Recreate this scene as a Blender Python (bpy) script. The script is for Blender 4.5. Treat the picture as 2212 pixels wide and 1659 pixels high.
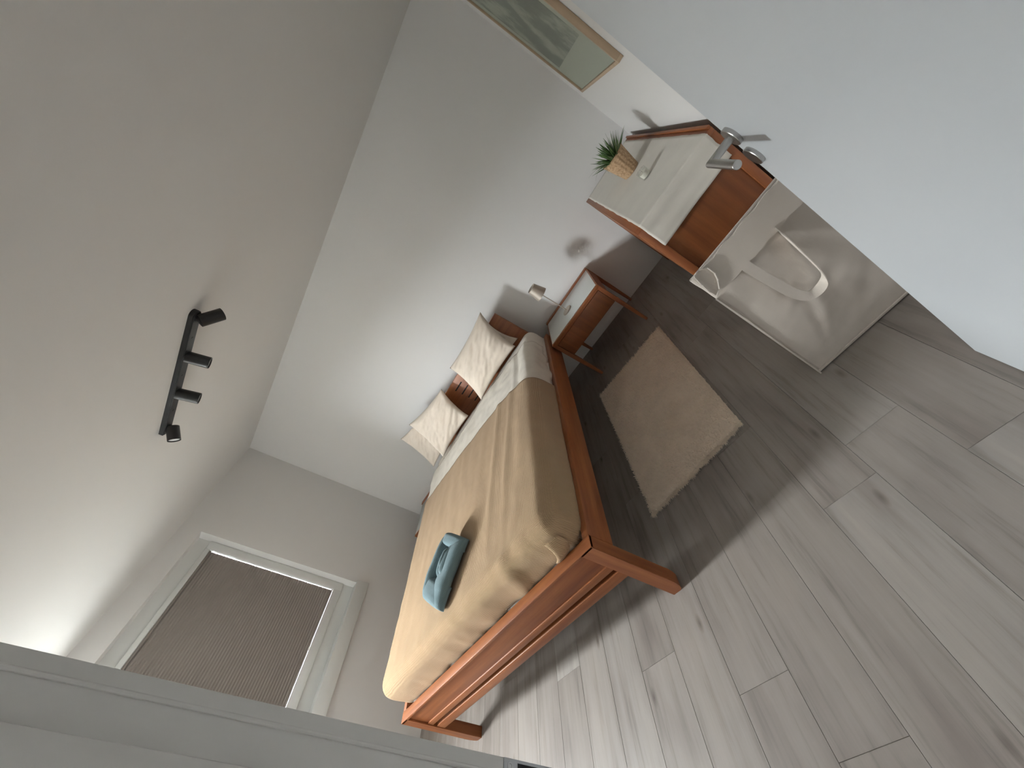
import bpy, bmesh, math, random
from mathutils import Vector, Matrix, noise

for o in list(bpy.data.objects): bpy.data.objects.remove(o)
SC = bpy.context.scene
COL = SC.collection
random.seed(7)

# ------------------------------------------------------------------ camera
F_PX = 861.64
CAM = Vector((3.8529, -3.4318, 1.5))
RW = [(0.521359, -0.007786, -0.853302), (-0.739707, -0.502688, -0.447367), (-0.425462, 0.864433, -0.26784)]
cam = bpy.data.cameras.new('camera')
cam.sensor_fit = 'HORIZONTAL'; cam.sensor_width = 36.0
cam.lens = F_PX / 2212 * 36.0
cam.clip_start = 0.02
camo = bpy.data.objects.new('camera', cam)
COL.objects.link(camo)
_r = Matrix(RW)                       # world -> view, x right, y down, z forward
_ax = Vector(_r[0]); _ay = -Vector(_r[1]); _az = -Vector(_r[2])
camo.matrix_world = Matrix(((_ax.x, _ay.x, _az.x, CAM.x), (_ax.y, _ay.y, _az.y, CAM.y),
                            (_ax.z, _ay.z, _az.z, CAM.z), (0, 0, 0, 1)))
SC.camera = camo

# ------------------------------------------------------------------ world: bright overcast day over grey ground
SKY = 150.0
w = bpy.data.worlds.new('overcast_sky'); SC.world = w; w.use_nodes = True
w.node_tree.nodes['Background'].inputs[0].default_value = (0.94, 0.968, 1.0, 1)
w.node_tree.nodes['Background'].inputs[1].default_value = SKY

# window portal: tells the sampler where the daylight comes in
WIN2 = (-2.86, -2.50, 1.50, 2.38)      # y0, y1, z0, z1 of the uncovered casement
pl = bpy.data.lights.new('daylight_portal', 'AREA'); pl.shape = 'RECTANGLE'
pl.size = WIN2[1] - WIN2[0]; pl.size_y = WIN2[3] - WIN2[2]; pl.cycles.is_portal = True
po = bpy.data.objects.new('daylight_portal', pl); COL.objects.link(po)
po.location = (-0.16, (WIN2[0] + WIN2[1]) / 2, (WIN2[2] + WIN2[3]) / 2)
po.rotation_euler = Vector((-1, 0, 0)).to_track_quat('Z', 'Y').to_euler()

vs = SC.view_settings
vs.view_transform = 'Standard'; vs.look = 'None'; vs.gamma = 1.0; vs.use_curve_mapping = False
vs.exposure = 0.60

# ------------------------------------------------------------------ materials
def mat(name, color, rough=0.6, metal=0.0, spec=0.5):
    m = bpy.data.materials.new(name); m.use_nodes = True
    b = m.node_tree.nodes['Principled BSDF']
    b.inputs['Base Color'].default_value = (*color, 1); b.inputs['Roughness'].default_value = rough
    b.inputs['Metallic'].default_value = metal; b.inputs['Specular IOR Level'].default_value = spec
    return m
def nd(m, t, **kw):
    n = m.node_tree.nodes.new(t)
    for k, v in kw.items():
        if k in n.inputs: n.inputs[k].default_value = v
        else: setattr(n, k, v)
    return n
def lk(m, a, b): m.node_tree.links.new(a, b)
def bs(m): return m.node_tree.nodes['Principled BSDF']
def coords(m, scale=(1, 1, 1), rand=False, rot=(0, 0, 0)):
    tc = nd(m, 'ShaderNodeTexCoord'); mp = nd(m, 'ShaderNodeMapping')
    mp.inputs['Scale'].default_value = scale; mp.inputs['Rotation'].default_value = rot
    lk(m, tc.outputs['Object'], mp.inputs['Vector'])
    if rand:
        oi = nd(m, 'ShaderNodeObjectInfo'); mu = nd(m, 'ShaderNodeMath', operation='MULTIPLY'); mu.inputs[1].default_value = 83.7
        lk(m, oi.outputs['Random'], mu.inputs[0])
        cx = nd(m, 'ShaderNodeCombineXYZ'); lk(m, mu.outputs[0], cx.inputs[0]); lk(m, mu.outputs[0], cx.inputs[1])
        lk(m, cx.outputs[0], mp.inputs['Location'])
    return mp.outputs[0]
def noise_n(m, vec, scale, detail=4, rough=0.55):
    n = nd(m, 'ShaderNodeTexNoise'); n.inputs['Scale'].default_value = scale; n.inputs['Detail'].default_value = detail
    n.inputs['Roughness'].default_value = rough
    lk(m, vec, n.inputs['Vector']); return n
def ramp(m, fac, stops):
    r = nd(m, 'ShaderNodeValToRGB'); e = r.color_ramp.elements
    while len(e) < len(stops): e.new(0.5)
    for el, (p, c) in zip(e, stops): el.position = p; el.color = (*c, 1) if len(c) == 3 else c
    lk(m, fac, r.inputs[0]); return r
def bump(m, h, strength, dist):
    b = nd(m, 'ShaderNodeBump'); b.inputs['Strength'].default_value = strength; b.inputs['Distance'].default_value = dist
    lk(m, h, b.inputs['Height']); lk(m, b.outputs[0], bs(m).inputs['Normal']); return b
def plaster(name, color):
    m = mat(name, color, 0.85, spec=0.25)
    n = noise_n(m, coords(m), 160, 3); bump(m, n.outputs[0], 0.12, 0.002); return m
def wood(name, axis, c0, c1, rough=0.42, rand=True):
    m = mat(name, c0, rough)
    sc = [26, 26, 26]; sc[axis] = 1.6
    v = coords(m, sc, rand)
    n1 = noise_n(m, v, 1.0, 6, 0.62)
    r = ramp(m, n1.outputs[0], [(0.3, c1), (0.7, c0)]); lk(m, r.outputs[0], bs(m).inputs['Base Color'])
    bump(m, n1.outputs[0], 0.06, 0.002)
    return m
def cloth(name, color, weave=0.0, size=0.004, rough=0.95, var=0.025, sheen=0.15):
    m = mat(name, color, rough, spec=0.12)
    b = bs(m); b.inputs['Sheen Weight'].default_value = sheen
    v = coords(m)
    n = noise_n(m, v, 9, 4)
    d = tuple(c * (1 - var) for c in color); l = tuple(min(1, c * (1 + var)) for c in color)
    r = ramp(m, n.outputs[0], [(0.35, d), (0.65, l)]); lk(m, r.outputs[0], b.inputs['Base Color'])
    if weave:
        wv = []
        for ax in ('X', 'Y'):
            t = nd(m, 'ShaderNodeTexWave', bands_direction=ax); t.inputs['Scale'].default_value = 0.314 / size
            t.inputs['Distortion'].default_value = 0.6; t.inputs['Detail'].default_value = 1
            lk(m, v, t.inputs['Vector']); wv.append(t)
        a = nd(m, 'ShaderNodeMath', operation='ADD'); lk(m, wv[0].outputs['Fac'], a.inputs[0]); lk(m, wv[1].outputs['Fac'], a.inputs[1])
        bump(m, a.outputs[0], weave, size * 0.4)
    else:
        n2 = noise_n(m, v, 420, 2); bump(m, n2.outputs[0], 0.15, 0.001)
    return m

M = {}
M['wall'] = plaster('wall_paint', (0.805, 0.795, 0.778))
M['ceiling'] = plaster('ceiling_paint', (0.785, 0.771, 0.75))
M['terrace'] = mat('pale_paving', (0.62, 0.61, 0.58), 0.9)
M['sky_block'] = mat('sky_block_plaster', (0.42, 0.41, 0.39), 0.9)
M['white'] = mat('white_lacquer', (0.80, 0.81, 0.80), 0.35)
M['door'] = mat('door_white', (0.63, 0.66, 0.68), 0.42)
M['frame_white'] = mat('window_frame_white', (0.74, 0.75, 0.73), 0.4)
M['jamb'] = mat('jamb_paint', (0.74, 0.73, 0.70), 0.5)
CH0, CH1 = (0.34, 0.118, 0.037), (0.19, 0.054, 0.017)
M['wx'] = wood('cherry_wood_x', 0, CH0, CH1)
M['wy'] = wood('cherry_wood_y', 1, CH0, CH1)
M['wz'] = wood('cherry_wood_z', 2, CH0, CH1)
M['panel'] = wood('cherry_panel', 2, (0.22, 0.072, 0.019), (0.135, 0.038, 0.010), 0.45)
M['oak'] = wood('pale_oak', 2, (0.55, 0.42, 0.29), (0.45, 0.33, 0.22), 0.5)
M['sheet'] = cloth('cream_sheet', (0.74, 0.68, 0.595))
M['duvet'] = cloth('cream_duvet', (0.74, 0.685, 0.595))
M['pillow'] = cloth('cream_pillowcase', (0.73, 0.64, 0.54))
M['throw'] = cloth('tan_throw', (0.425, 0.29, 0.168), 0.55, 0.0066)
M['towel'] = cloth('teal_towel', (0.155, 0.225, 0.245), 0.35, 0.004, var=0.05)
M['runner'] = cloth('linen_runner', (0.74, 0.70, 0.625), 0.1, 0.003)
M['canvas'] = cloth('grey_beige_canvas', (0.62, 0.555, 0.485), 0.08, 0.003)
M['rug'] = cloth('beige_rug', (0.86, 0.735, 0.60), 0, var=0.04)
M['black'] = mat('black_metal', (0.012, 0.012, 0.013), 0.4)
M['blackdark'] = mat('black_screw', (0.004, 0.004, 0.004), 0.3)
M['steel'] = mat('brushed_steel', (0.46, 0.45, 0.435), 0.33, 1.0)
M['plate'] = mat('steel_plate', (0.42, 0.42, 0.42), 0.4, 1.0)
M['lamp'] = mat('taupe_lamp_metal', (0.47, 0.41, 0.34), 0.45, 0.2)
M['topwhite'] = mat('white_glass_top', (0.80, 0.84, 0.82), 0.12)
M['lens'] = mat('spot_lens', (0.6, 0.6, 0.6), 0.1)
M['dark'] = mat('dark_hole', (0.004, 0.004, 0.004), 0.8)
M['plastic'] = mat('white_plastic', (0.75, 0.75, 0.73), 0.4)
M['candle'] = mat('candle_wax', (0.92, 0.89, 0.78), 0.5)
M['soil'] = mat('soil', (0.03, 0.02, 0.015), 0.95)

def blind_mat():
    m = mat('blind_fabric', (0.29, 0.258, 0.235), 0.9, spec=0.1)
    return m
M['blind'] = blind_mat()
def pane_mat(name, refl=0.06, tint=(0.97, 0.985, 0.98)):
    m = bpy.data.materials.new(name); m.use_nodes = True; t = m.node_tree; t.nodes.clear()
    o = t.nodes.new('ShaderNodeOutputMaterial'); mx = t.nodes.new('ShaderNodeMixShader')
    a = t.nodes.new('ShaderNodeBsdfTransparent'); g = t.nodes.new('ShaderNodeBsdfGlossy')
    a.inputs[0].default_value = (*tint, 1); g.inputs['Roughness'].default_value = 0.03
    mx.inputs[0].default_value = refl
    t.links.new(a.outputs[0], mx.inputs[1]); t.links.new(g.outputs[0], mx.inputs[2]); t.links.new(mx.outputs[0], o.inputs[0])
    return m
M['pane'] = pane_mat('window_glass')
M['cupglass'] = pane_mat('cup_glass', 0.10, (0.985, 0.99, 0.985))
M['picglass'] = pane_mat('picture_glass', 0.10, (0.95, 0.965, 0.945))

def plank_mat():
    m = mat('grey_oak_plank', (0.4, 0.36, 0.32), 0.5, spec=0.35)
    b = bs(m)
    oi = nd(m, 'ShaderNodeObjectInfo')
    base = ramp(m, oi.outputs['Random'], [(0.0, (0.238, 0.207, 0.182)), (0.35, (0.288, 0.256, 0.229)), (0.7, (0.26, 0.228, 0.203)), (1.0, (0.33, 0.302, 0.275))])
    v = coords(m, (22, 1.1, 1), True)
    n1 = noise_n(m, v, 1.6, 7, 0.65)
    g = ramp(m, n1.outputs[0], [(0.25, (0.60, 0.58, 0.565)), (0.46, (0.96, 0.96, 0.96)), (0.75, (1.10, 1.10, 1.10))])
    v2 = coords(m, (5.5, 1.2, 1), True)
    n2 = noise_n(m, v2, 1.5, 3, 0.5)
    g2 = ramp(m, n2.outputs[0], [(0.25, (0.72, 0.69, 0.68)), (0.5, (1.0, 1.0, 1.0)), (0.8, (1.1, 1.09, 1.07))])
    v3 = coords(m, (13, 4.5, 1), True)
    vo = nd(m, 'ShaderNodeTexVoronoi'); vo.inputs['Scale'].default_value = 0.62; lk(m, v3, vo.inputs['Vector'])
    kn = ramp(m, vo.outputs['Distance'], [(0.0, (0.34, 0.30, 0.28)), (0.045, (0.68, 0.64, 0.62)), (0.12, (1, 1, 1))])
    cur = base.outputs[0]
    for x in (g, g2, kn):
        mx = nd(m, 'ShaderNodeMix', data_type='RGBA', blend_type='MULTIPLY'); mx.inputs[0].default_value = 1.0
        lk(m, cur, mx.inputs[6]); lk(m, x.outputs[0], mx.inputs[7]); cur = mx.outputs[2]
    lk(m, cur, b.inputs['Base Color'])
    bump(m, n1.outputs[0], 0.12, 0.0015)
    return m
M['plank'] = plank_mat()

def basket_mat():
    m = mat('woven_basket', (0.45, 0.29, 0.16), 0.75)
    v = coords(m); n = noise_n(m, v, 90, 3)
    r = ramp(m, n.outputs[0], [(0.3, (0.33, 0.20, 0.10)), (0.7, (0.60, 0.42, 0.26))]); lk(m, r.outputs[0], bs(m).inputs['Base Color'])
    return m
M['basket'] = basket_mat()
def leaf_mat():
    m = mat('leaf_green', (0.05, 0.11, 0.03), 0.4)
    oi = nd(m, 'ShaderNodeObjectInfo')
    r = ramp(m, oi.outputs['Random'], [(0, (0.05, 0.11, 0.03)), (0.6, (0.10, 0.19, 0.055)), (1, (0.20, 0.30, 0.11))])
    lk(m, r.outputs[0], bs(m).inputs['Base Color']); return m
M['leaf'] = leaf_mat()
def art_mat():
    m = mat('faded_print', (0.4, 0.42, 0.37), 0.7)
    v = coords(m, (1, 1, 1)); n = noise_n(m, v, 5.2, 6, 0.6)
    r = ramp(m, n.outputs[0], [(0.42, (0.26, 0.27, 0.245)), (0.50, (0.30, 0.31, 0.28)), (0.56, (0.42, 0.43, 0.385)), (0.63, (0.50, 0.515, 0.46))])
    lk(m, r.outputs[0], bs(m).inputs['Base Color']); return m
M['art'] = art_mat()
M['artpaper'] = mat('print_margin', (0.60, 0.61, 0.545), 0.8)

# ------------------------------------------------------------------ builders
def link(name, me, m=None, parent=None, loc=None):
    o = bpy.data.objects.new(name, me); COL.objects.link(o)
    if m is not None and me is not None and not me.materials: me.materials.append(m)
    if parent: o.parent = parent
    if loc is not None: o.location = loc
    return o
def me_from(bm, name, smooth=False):
    me = bpy.data.meshes.new(name); bm.normal_update(); bm.to_mesh(me); bm.free()
    if smooth:
        for p in me.polygons: p.use_smooth = True
    return me
def autosmooth(me, ang=0.6):
    for p in me.polygons: p.use_smooth = True
    try: me.set_sharp_from_angle(angle=ang)
    except Exception: pass
def bx(bm, x0, x1, y0, y1, z0, z1, bev=0.0, seg=2):
    r = bmesh.ops.create_cube(bm, size=1.0)
    for v in r['verts']:
        v.co = Vector(((x0 + x1) / 2 + v.co.x * (x1 - x0), (y0 + y1) / 2 + v.co.y * (y1 - y0), (z0 + z1) / 2 + v.co.z * (z1 - z0)))
    if bev:
        ed = list({e for v in r['verts'] for e in v.link_edges})
        bmesh.ops.bevel(bm, geom=ed, offset=bev, segments=seg, profile=0.5, affect='EDGES')
def box(name, x0, x1, y0, y1, z0, z1, m, parent=None, bev=0.0, seg=2):
    """box whose object origin is its centre; coordinates are in the parent's frame"""
    c = Vector(((x0 + x1) / 2, (y0 + y1) / 2, (z0 + z1) / 2)); h = Vector((abs(x1 - x0) / 2, abs(y1 - y0) / 2, abs(z1 - z0) / 2))
    bm = bmesh.new(); bx(bm, -h.x, h.x, -h.y, h.y, -h.z, h.z, bev, seg)
    me = me_from(bm, name)
    if bev: autosmooth(me)
    return link(name, me, m, parent, c)
def basis(d):
    d = Vector(d).normalized(); a = Vector((0, 0, 1)) if abs(d.z) < 0.9 else Vector((1, 0, 0))
    u = d.cross(a).normalized(); return u, d.cross(u).normalized(), d
def lathe(bm, p0, d, prof, n=28, cap0=True, cap1=True):
    """prof: list of (dist along d, radius)"""
    u, v, d = basis(d); p0 = Vector(p0); rings = []
    for t, r in prof:
        rings.append([bm.verts.new(p0 + d * t + (u * math.cos(2 * math.pi * k / n) + v * math.sin(2 * math.pi * k / n)) * r) for k in range(n)])
    for a, b in zip(rings, rings[1:]):
        for k in range(n): bm.faces.new((a[k], a[(k + 1) % n], b[(k + 1) % n], b[k]))
    if cap0: bm.faces.new(rings[0][::-1])
    if cap1: bm.faces.new(rings[-1])
    bmesh.ops.recalc_face_normals(bm, faces=bm.faces)
def rod(name, p0, d, prof, m, parent=None, n=28, cap0=True, cap1=True, ang=0.6):
    bm = bmesh.new(); lathe(bm, (0, 0, 0), d, prof, n, cap0, cap1); me = me_from(bm, name); autosmooth(me, ang)
    return link(name, me, m, parent, p0)
def sweep(bm, pts, half_w, half_t, wdir):
    """ribbon of rectangular section along pts; wdir(i) gives the width direction"""
    rings = []
    n = len(pts)
    for i, p in enumerate(pts):
        t = (Vector(pts[min(i + 1, n - 1)]) - Vector(pts[max(i - 1, 0)])).normalized()
        wd = Vector(wdir(i)); wd = (wd - t * wd.dot(t)).normalized(); nn = t.cross(wd)
        p = Vector(p)
        rings.append([bm.verts.new(p + wd * a * half_w + nn * b * half_t) for a, b in ((-1, -1), (1, -1), (1, 1), (-1, 1))])
    for a, b in zip(rings, rings[1:]):
        for k in range(4): bm.faces.new((a[k], a[(k + 1) % 4], b[(k + 1) % 4], b[k]))
    bm.faces.new(rings[0][::-1]); bm.faces.new(rings[-1])
    bmesh.ops.recalc_face_normals(bm, faces=bm.faces)
def thing(name, label, cat, loc=(0, 0, 0), rotz=0.0, group=None):
    o = bpy.data.objects.new(name, None); COL.objects.link(o); o.location = loc; o.rotation_euler = (0, 0, rotz)
    o.empty_display_size = 0.1
    o['label'] = label; o['category'] = cat
    if group: o['group'] = group
    return o
def tag(o, label, cat, group=None):
    o['label'] = label; o['category'] = cat
    if group: o['group'] = group
    return o
def struct(o, label=None):
    o['kind'] = 'structure'
    if label: o['label'] = label
    return o
def wall_with_holes(name, axis, const0, const1, a0, a1, z0, z1, holes, m):
    """box wall, thickness const0..const1 along 'x' or 'y', spanning a0..a1; holes = (b0,b1,h0,h1)"""
    bm = bmesh.new()
    As = sorted({a0, a1, *[h[0] for h in holes], *[h[1] for h in holes]}); Zs = sorted({z0, z1, *[h[2] for h in holes], *[h[3] for h in holes]})
    solid = lambda i, j: 0 <= i < len(As) - 1 and 0 <= j < len(Zs) - 1 and not any(h[0] <= (As[i] + As[i + 1]) / 2 <= h[1] and h[2] <= (Zs[j] + Zs[j + 1]) / 2 <= h[3] for h in holes)
    P = (lambda c, a, z: (c, a, z)) if axis == 'x' else (lambda c, a, z: (a, c, z))
    q = lambda *v: bm.faces.new([bm.verts.new(x) for x in v])
    for i in range(len(As) - 1):
        for j in range(len(Zs) - 1):
            if not solid(i, j): continue
            A, B, U, V = As[i], As[i + 1], Zs[j], Zs[j + 1]
            for c in (const0, const1): q(P(c, A, U), P(c, B, U), P(c, B, V), P(c, A, V))
            if not solid(i - 1, j): q(P(const0, A, U), P(const1, A, U), P(const1, A, V), P(const0, A, V))
            if not solid(i + 1, j): q(P(const0, B, U), P(const1, B, U), P(const1, B, V), P(const0, B, V))
            if not solid(i, j - 1): q(P(const0, A, U), P(const1, A, U), P(const1, B, U), P(const0, B, U))
            if not solid(i, j + 1): q(P(const0, A, V), P(const1, A, V), P(const1, B, V), P(const0, B, V))
    bmesh.ops.remove_doubles(bm, verts=bm.verts, dist=1e-5); bmesh.ops.recalc_face_normals(bm, faces=bm.faces)
    return struct(link(name, me_from(bm, name), m))

# ================================================================== SETTING
H = 2.466
XR = 4.412            # right wall
YD = -3.224           # room face of the door wall
JX, HX = 3.26, 4.147  # door opening: strike jamb, hinge side
DT = 0.15             # door wall thickness
WY0, WY1, WZ0, WZ1 = -2.28, -1.045, 0.887, 2.307
HOLE2 = (-2.95, -2.41, 1.40, 2.44)

fl = struct(box('floor', -0.1, 4.75, -5.0, 0.1, -0.12, -0.013, M['soil']), 'subfloor below the grey oak planks')
# planks: run along the room, columns 0.2025 wide, seams measured in the photograph
PW = 0.2025; SEAM = 2.895
known = {0: -2.797, 1: -3.022, 4: -2.317, 5: -2.55}
PL = 1.28
col0 = int(math.floor((0 - SEAM) / PW)); pid = 0
plank_cache = {}
for c in range(col0, 10):
    xa, xb = max(0.0, SEAM + c * PW), min(4.70, SEAM + (c + 1) * PW)
    if xb - xa < 0.02: continue
    j0 = known.get(c, -2.0 - PL * ((c * 0.3819 + 0.21) % 1.0))
    js = sorted({round(j0 + k * PL, 4) for k in range(-3, 5)})
    ys = [-4.95] + [j for j in js if -4.9 < j < -0.05] + [0.0]
    if xb > XR and ys: ys = [y for y in ys if y < YD - 0.05] + [YD - 0.05]
    for ya, yb in zip(ys, ys[1:]):
        key = (round(xb - xa, 4), round(yb - ya, 4))
        if key not in plank_cache:
            bm = bmesh.new(); hx, hy = key[0] / 2 - 0.0003, key[1] / 2 - 0.0003
            bx(bm, -hx, hx, -hy, hy, -0.006, 0.006)
            bmesh.ops.bevel(bm, geom=[e for e in bm.edges if all(v.co.z > 0 for v in e.verts)], offset=0.0009, segments=1, affect='EDGES')
            plank_cache[key] = me_from(bm, 'plank')
        o = link('plank', plank_cache[key], M['plank'], fl)
        o.matrix_parent_inverse = fl.matrix_world.inverted()
        o.location = Vector(((xa + xb) / 2, (ya + yb) / 2, -0.006)) - fl.location

struct(box('ceiling', -0.2, 4.75, -5.0, 0.12, H, H + 0.1, M['ceiling']), 'flat off-white ceiling above the bedroom')
wall_with_holes('wall_back', 'y', 0.0, 0.12, -0.2, 4.75, -0.05, H, [], M['wall'])['label'] = 'white wall behind the bed head'
wall_with_holes('wall_left', 'x', -0.2, 0.0, -5.0, 0.0, -0.05, H, [(WY0, WY1, WZ0, WZ1), HOLE2], M['wall'])['label'] = 'white wall with the window'
wall_with_holes('wall_right', 'x', XR, XR + 0.12, YD - 0.05, 0.0, -0.05, H, [], M['wall'])['label'] = 'white wall behind the sideboard'
wall_with_holes('wall_front', 'y', YD - DT, YD, 0.0, XR, -0.05, H, [(JX - 0.035, HX + 0.06, -0.05, 2.12)], M['wall'])['label'] = 'white wall around the doorway'
wall_with_holes('wall_hall_back', 'y', -4.85, -4.75, 0.0, 4.75, -0.05, H, [], M['wall'])['label'] = 'white hallway wall facing the doorway'
wall_with_holes('wall_hall_left', 'x', 2.3, 2.4, -4.75, YD - DT, -0.05, H, [], M['wall'])['label'] = 'white hallway wall left of the doorway'
wall_with_holes('wall_hall_right', 'x', 4.6, 4.7, -4.85, YD - 0.05, -0.05, H, [], M['wall'])['label'] = 'white hallway wall right of the doorway'

# unseen, added outside: pale ground to bounce light, house wall to block low sky
struct(box('ground_outside', -12.0, -0.22, -70.0, 30.0, -0.5, -0.4, M['terrace']), 'unseen pale paved ground added outside to bounce light in')
struct(box('wall_sky_block', -12.4, -12.0, -70.0, 30.0, -0.4, 4.7, M['sky_block']), 'unseen house wall added across the yard to cut off the low sky')

# door frame: strike jamb, hinge jamb, head
df = struct(box('trim_1', JX - 0.035, JX, YD - DT - 0.012, YD, 0.0, 2.12, M['jamb'], bev=0.002), 'painted door jamb with a steel strike plate')
def kid(o, parent):
    o.parent = parent; o.matrix_parent_inverse = Matrix.Translation(parent.location).inverted(); return o
kid(rod('seal_strip', (JX + 0.0005, YD - 0.0175, 0.0), (0, 0, 1), [(0, 0.0028), (2.11, 0.0028)], M['jamb'], n=10), df)
kid(box('door_stop', JX, JX + 0.011, YD - DT - 0.012, YD - 0.055, 0.0, 2.11, M['jamb'], bev=0.003), df)
kid(box('hinge_jamb', HX + 0.042, HX + 0.075, YD - DT - 0.012, YD - 0.001, 0.0, 2.12, M['jamb'], bev=0.002), df)
kid(box('head_jamb', JX, HX + 0.042, YD - DT - 0.012, YD, 2.095, 2.12, M['jamb'], bev=0.002), df)
# strike plate
sp = kid(box('strike_plate', JX - 0.0005, JX + 0.0012, YD - 0.027, YD - 0.0005, 0.955, 1.149, M['plate'], bev=0.0004), df)
sp['label'] = 'steel strike plate with dark latch holes'
def kid2(o, p): return kid(o, p)
bmr = bmesh.new()
lathe(bmr, (0, 0, 0), (1, 0, 0), [(0, 0.0042), (0.0008, 0.0042), (0.0008, 0.0026), (0.0001, 0.0022)], 20, True, True)
for zz in (1.1395, 0.965):
    s = link('screw', me_from(bmr, 'screw') if zz > 1.1 else s.data, M['steel']); s.location = (JX + 0.0012, YD - 0.0075, zz)
    s.parent = sp; s.matrix_parent_inverse = Matrix.Translation(df.location).inverted() if False else Matrix.Identity(4)
    s.location = Vector((JX + 0.0012, YD - 0.0085, zz)) - Vector(((JX - 0.0005 + JX + 0.0012) / 2, YD - 0.01375, 1.052))
for za, zb in ((1.035, 1.128), (0.975, 1.02)):
    s = box('latch_hole', JX + 0.0002, JX + 0.0016, YD - 0.024, YD - 0.0042, za, zb, M['dark'])
    s.parent = sp; s.location = s.location - Vector(((JX - 0.0005 + JX + 0.0012) / 2, YD - 0.01375, 1.052))

# ---------------------------------------------------------------- windows
def window(name, y0, y1, WZ0, WZ1, label, opening, b):
    """frame recessed 9 cm in the left wall; opening=(y0,y1,z0,z1) of the glass"""
    gy0, gy1, gz0, gz1 = opening
    bm = bmesh.new()
    xs = (-0.15, -0.095)
    for a in ((y0, gy0, WZ0, WZ1), (gy1, y1, WZ0, WZ1), (gy0, gy1, WZ0, gz0), (gy0, gy1, gz1, WZ1)):
        bx(bm, xs[0], xs[1], a[0], a[1], a[2], a[3])
    fr = struct(link(name, me_from(bm, name), M['frame_white']), label)
    def sash(n, a, m, x0, x1, bev=0.003):
        return box(n, x0, x1, a[0], a[1], a[2], a[3], m, fr, bev)
    t = 0.012
    # proud inner frame around the glass
    sash('frame_stile', (gy0 - b + 0.0, gy0, gz0 - b, gz1 + b * 0.47), M['frame_white'], -0.0955, -0.08)
    sash('frame_stile', (gy1, gy1 + b, gz0 - b, gz1 + b * 0.47), M['frame_white'], -0.0955, -0.08)
    sash('frame_rail', (gy0, gy1, gz0 - b, gz0), M['frame_white'], -0.0955, -0.08)
    sash('frame_rail', (gy0, gy1, gz1, gz1 + b * 0.47), M['frame_white'], -0.0955, -0.08)
    box('pane', -0.130, -0.126, gy0 - 0.005, gy1 + 0.005, gz0 - 0.005, gz1 + 0.005, M['pane'], fr)
    return fr
OP1 = (-2.16, -1.122, 1.062, 2.172)
OP2 = WIN2
window('window_1', WY0, WY1, WZ0, WZ1, 'white window frame recessed in the wall around the brown blind', OP1, 0.075)
window('window_2', *HOLE2, 'small uncovered white casement window letting in the daylight', OP2, 0.035)
sl = box('trim_2', -0.0945, 0.032, WY0 - 0.03, WY1 + 0.012, WZ0 - 0.108, WZ0 + 0.002, M['frame_white'], bev=0.004)
struct(sl, 'thick white window sill board below the blind')
# pleated blind in front of the first window
bl = thing('pleated_blind', 'closed brown pleated blind filling the white window', 'blind', (-0.107, (OP1[0] + OP1[1]) / 2, OP1[3]))
bm = bmesh.new(); n = 104
ya, yb = OP1[0] + 0.0005 - bl.location.y, OP1[1] - 0.0016 - bl.location.y
za, zb = -0.018, OP1[2] + 0.0096 - OP1[3]
rows = []
for k in range(n + 1):
    z = za + (zb - za) * k / n; x = 0.0026 * (1 if k % 2 else -1)
    rows.append([bm.verts.new(p) for p in ((x, ya, z), (x, yb, z), (x - 0.0016, yb, z), (x - 0.0016, ya, z))])
for p, q in zip(rows, rows[1:]):
    for k in range(4): bm.faces.new((p[k], p[(k + 1) % 4], q[(k + 1) % 4], q[k]))
bm.faces.new(rows[0]); bm.faces.new(rows[-1]); bmesh.ops.recalc_face_normals(bm, faces=bm.faces)
link('pleated_fabric', me_from(bm, 'pleated_fabric'), M['blind'], bl)
box('head_rail', -0.010, 0.010, ya, yb, -0.018, -0.001, M['blind'], bl, 0.002)
box('bottom_rail', -0.009, 0.009, ya, yb, zb - 0.008, zb + 0.004, M['blind'], bl, 0.002)
box('pull_tab', 0.009, 0.016, -0.02, 0.01, zb - 0.012, zb - 0.002, M['plastic'], bl, 0.002)

# ---------------------------------------------------------------- open door
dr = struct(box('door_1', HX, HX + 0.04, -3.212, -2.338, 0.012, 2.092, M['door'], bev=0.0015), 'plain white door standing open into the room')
def dk(o): return kid(o, dr)
HY = -2.375
def handle(z, lever):
    r = dk(rod('rosette', (HX + 0.0002, HY, z), (-1, 0, 0), [(0, 0.0265), (0.0085, 0.0265), (0.0098, 0.0252)], M['steel'], n=48))
    r['label'] = 'round brushed steel rosette'
    if not lever:
        return
    R_ = 0.0098
    bm = bmesh.new(); L1, L2, rr, ns = 0.058, 0.122, R_, 28
    rings = []
    for i, (x, y) in enumerate(((0, 0), (-L1, 0), (-L1, -L2 + 0.001), (-L1, -L2))):
        ring = []
        for k in range(ns):
            a = 2 * math.pi * k / ns; c, s = math.cos(a), math.sin(a)
            q = rr * (0.94 if i == 3 else 1)
            if i == 0: ring.append(bm.verts.new((x, y + c * q, s * q)))
            elif i == 1: ring.append(bm.verts.new((x - c * q * 1.0 * -1 * -1, y + c * q, s * q)))
            else: ring.append(bm.verts.new((x - c * q, y, s * q)))
        rings.append(ring)
    for a, b in zip(rings, rings[1:]):
        for k in range(ns): bm.faces.new((a[k], a[(k + 1) % ns], b[(k + 1) % ns], b[k]))
    bm.faces.new(rings[0]); bm.faces.new(rings[-1]); bmesh.ops.recalc_face_normals(bm, faces=bm.faces)
    me = me_from(bm, 'lever_handle'); autosmooth(me, 0.5)
    o = link('lever_handle', me, M['steel']); o.location = (HX - 0.0095, HY, z); dk(o); o['label'] = 'L-shaped round steel lever'
handle(1.085, True); handle(1.013, False)
dk(box('latch_face', HX + 0.009, HX + 0.031, -2.3385, -2.3372, 0.955, 1.19, M['plate']))

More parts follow.
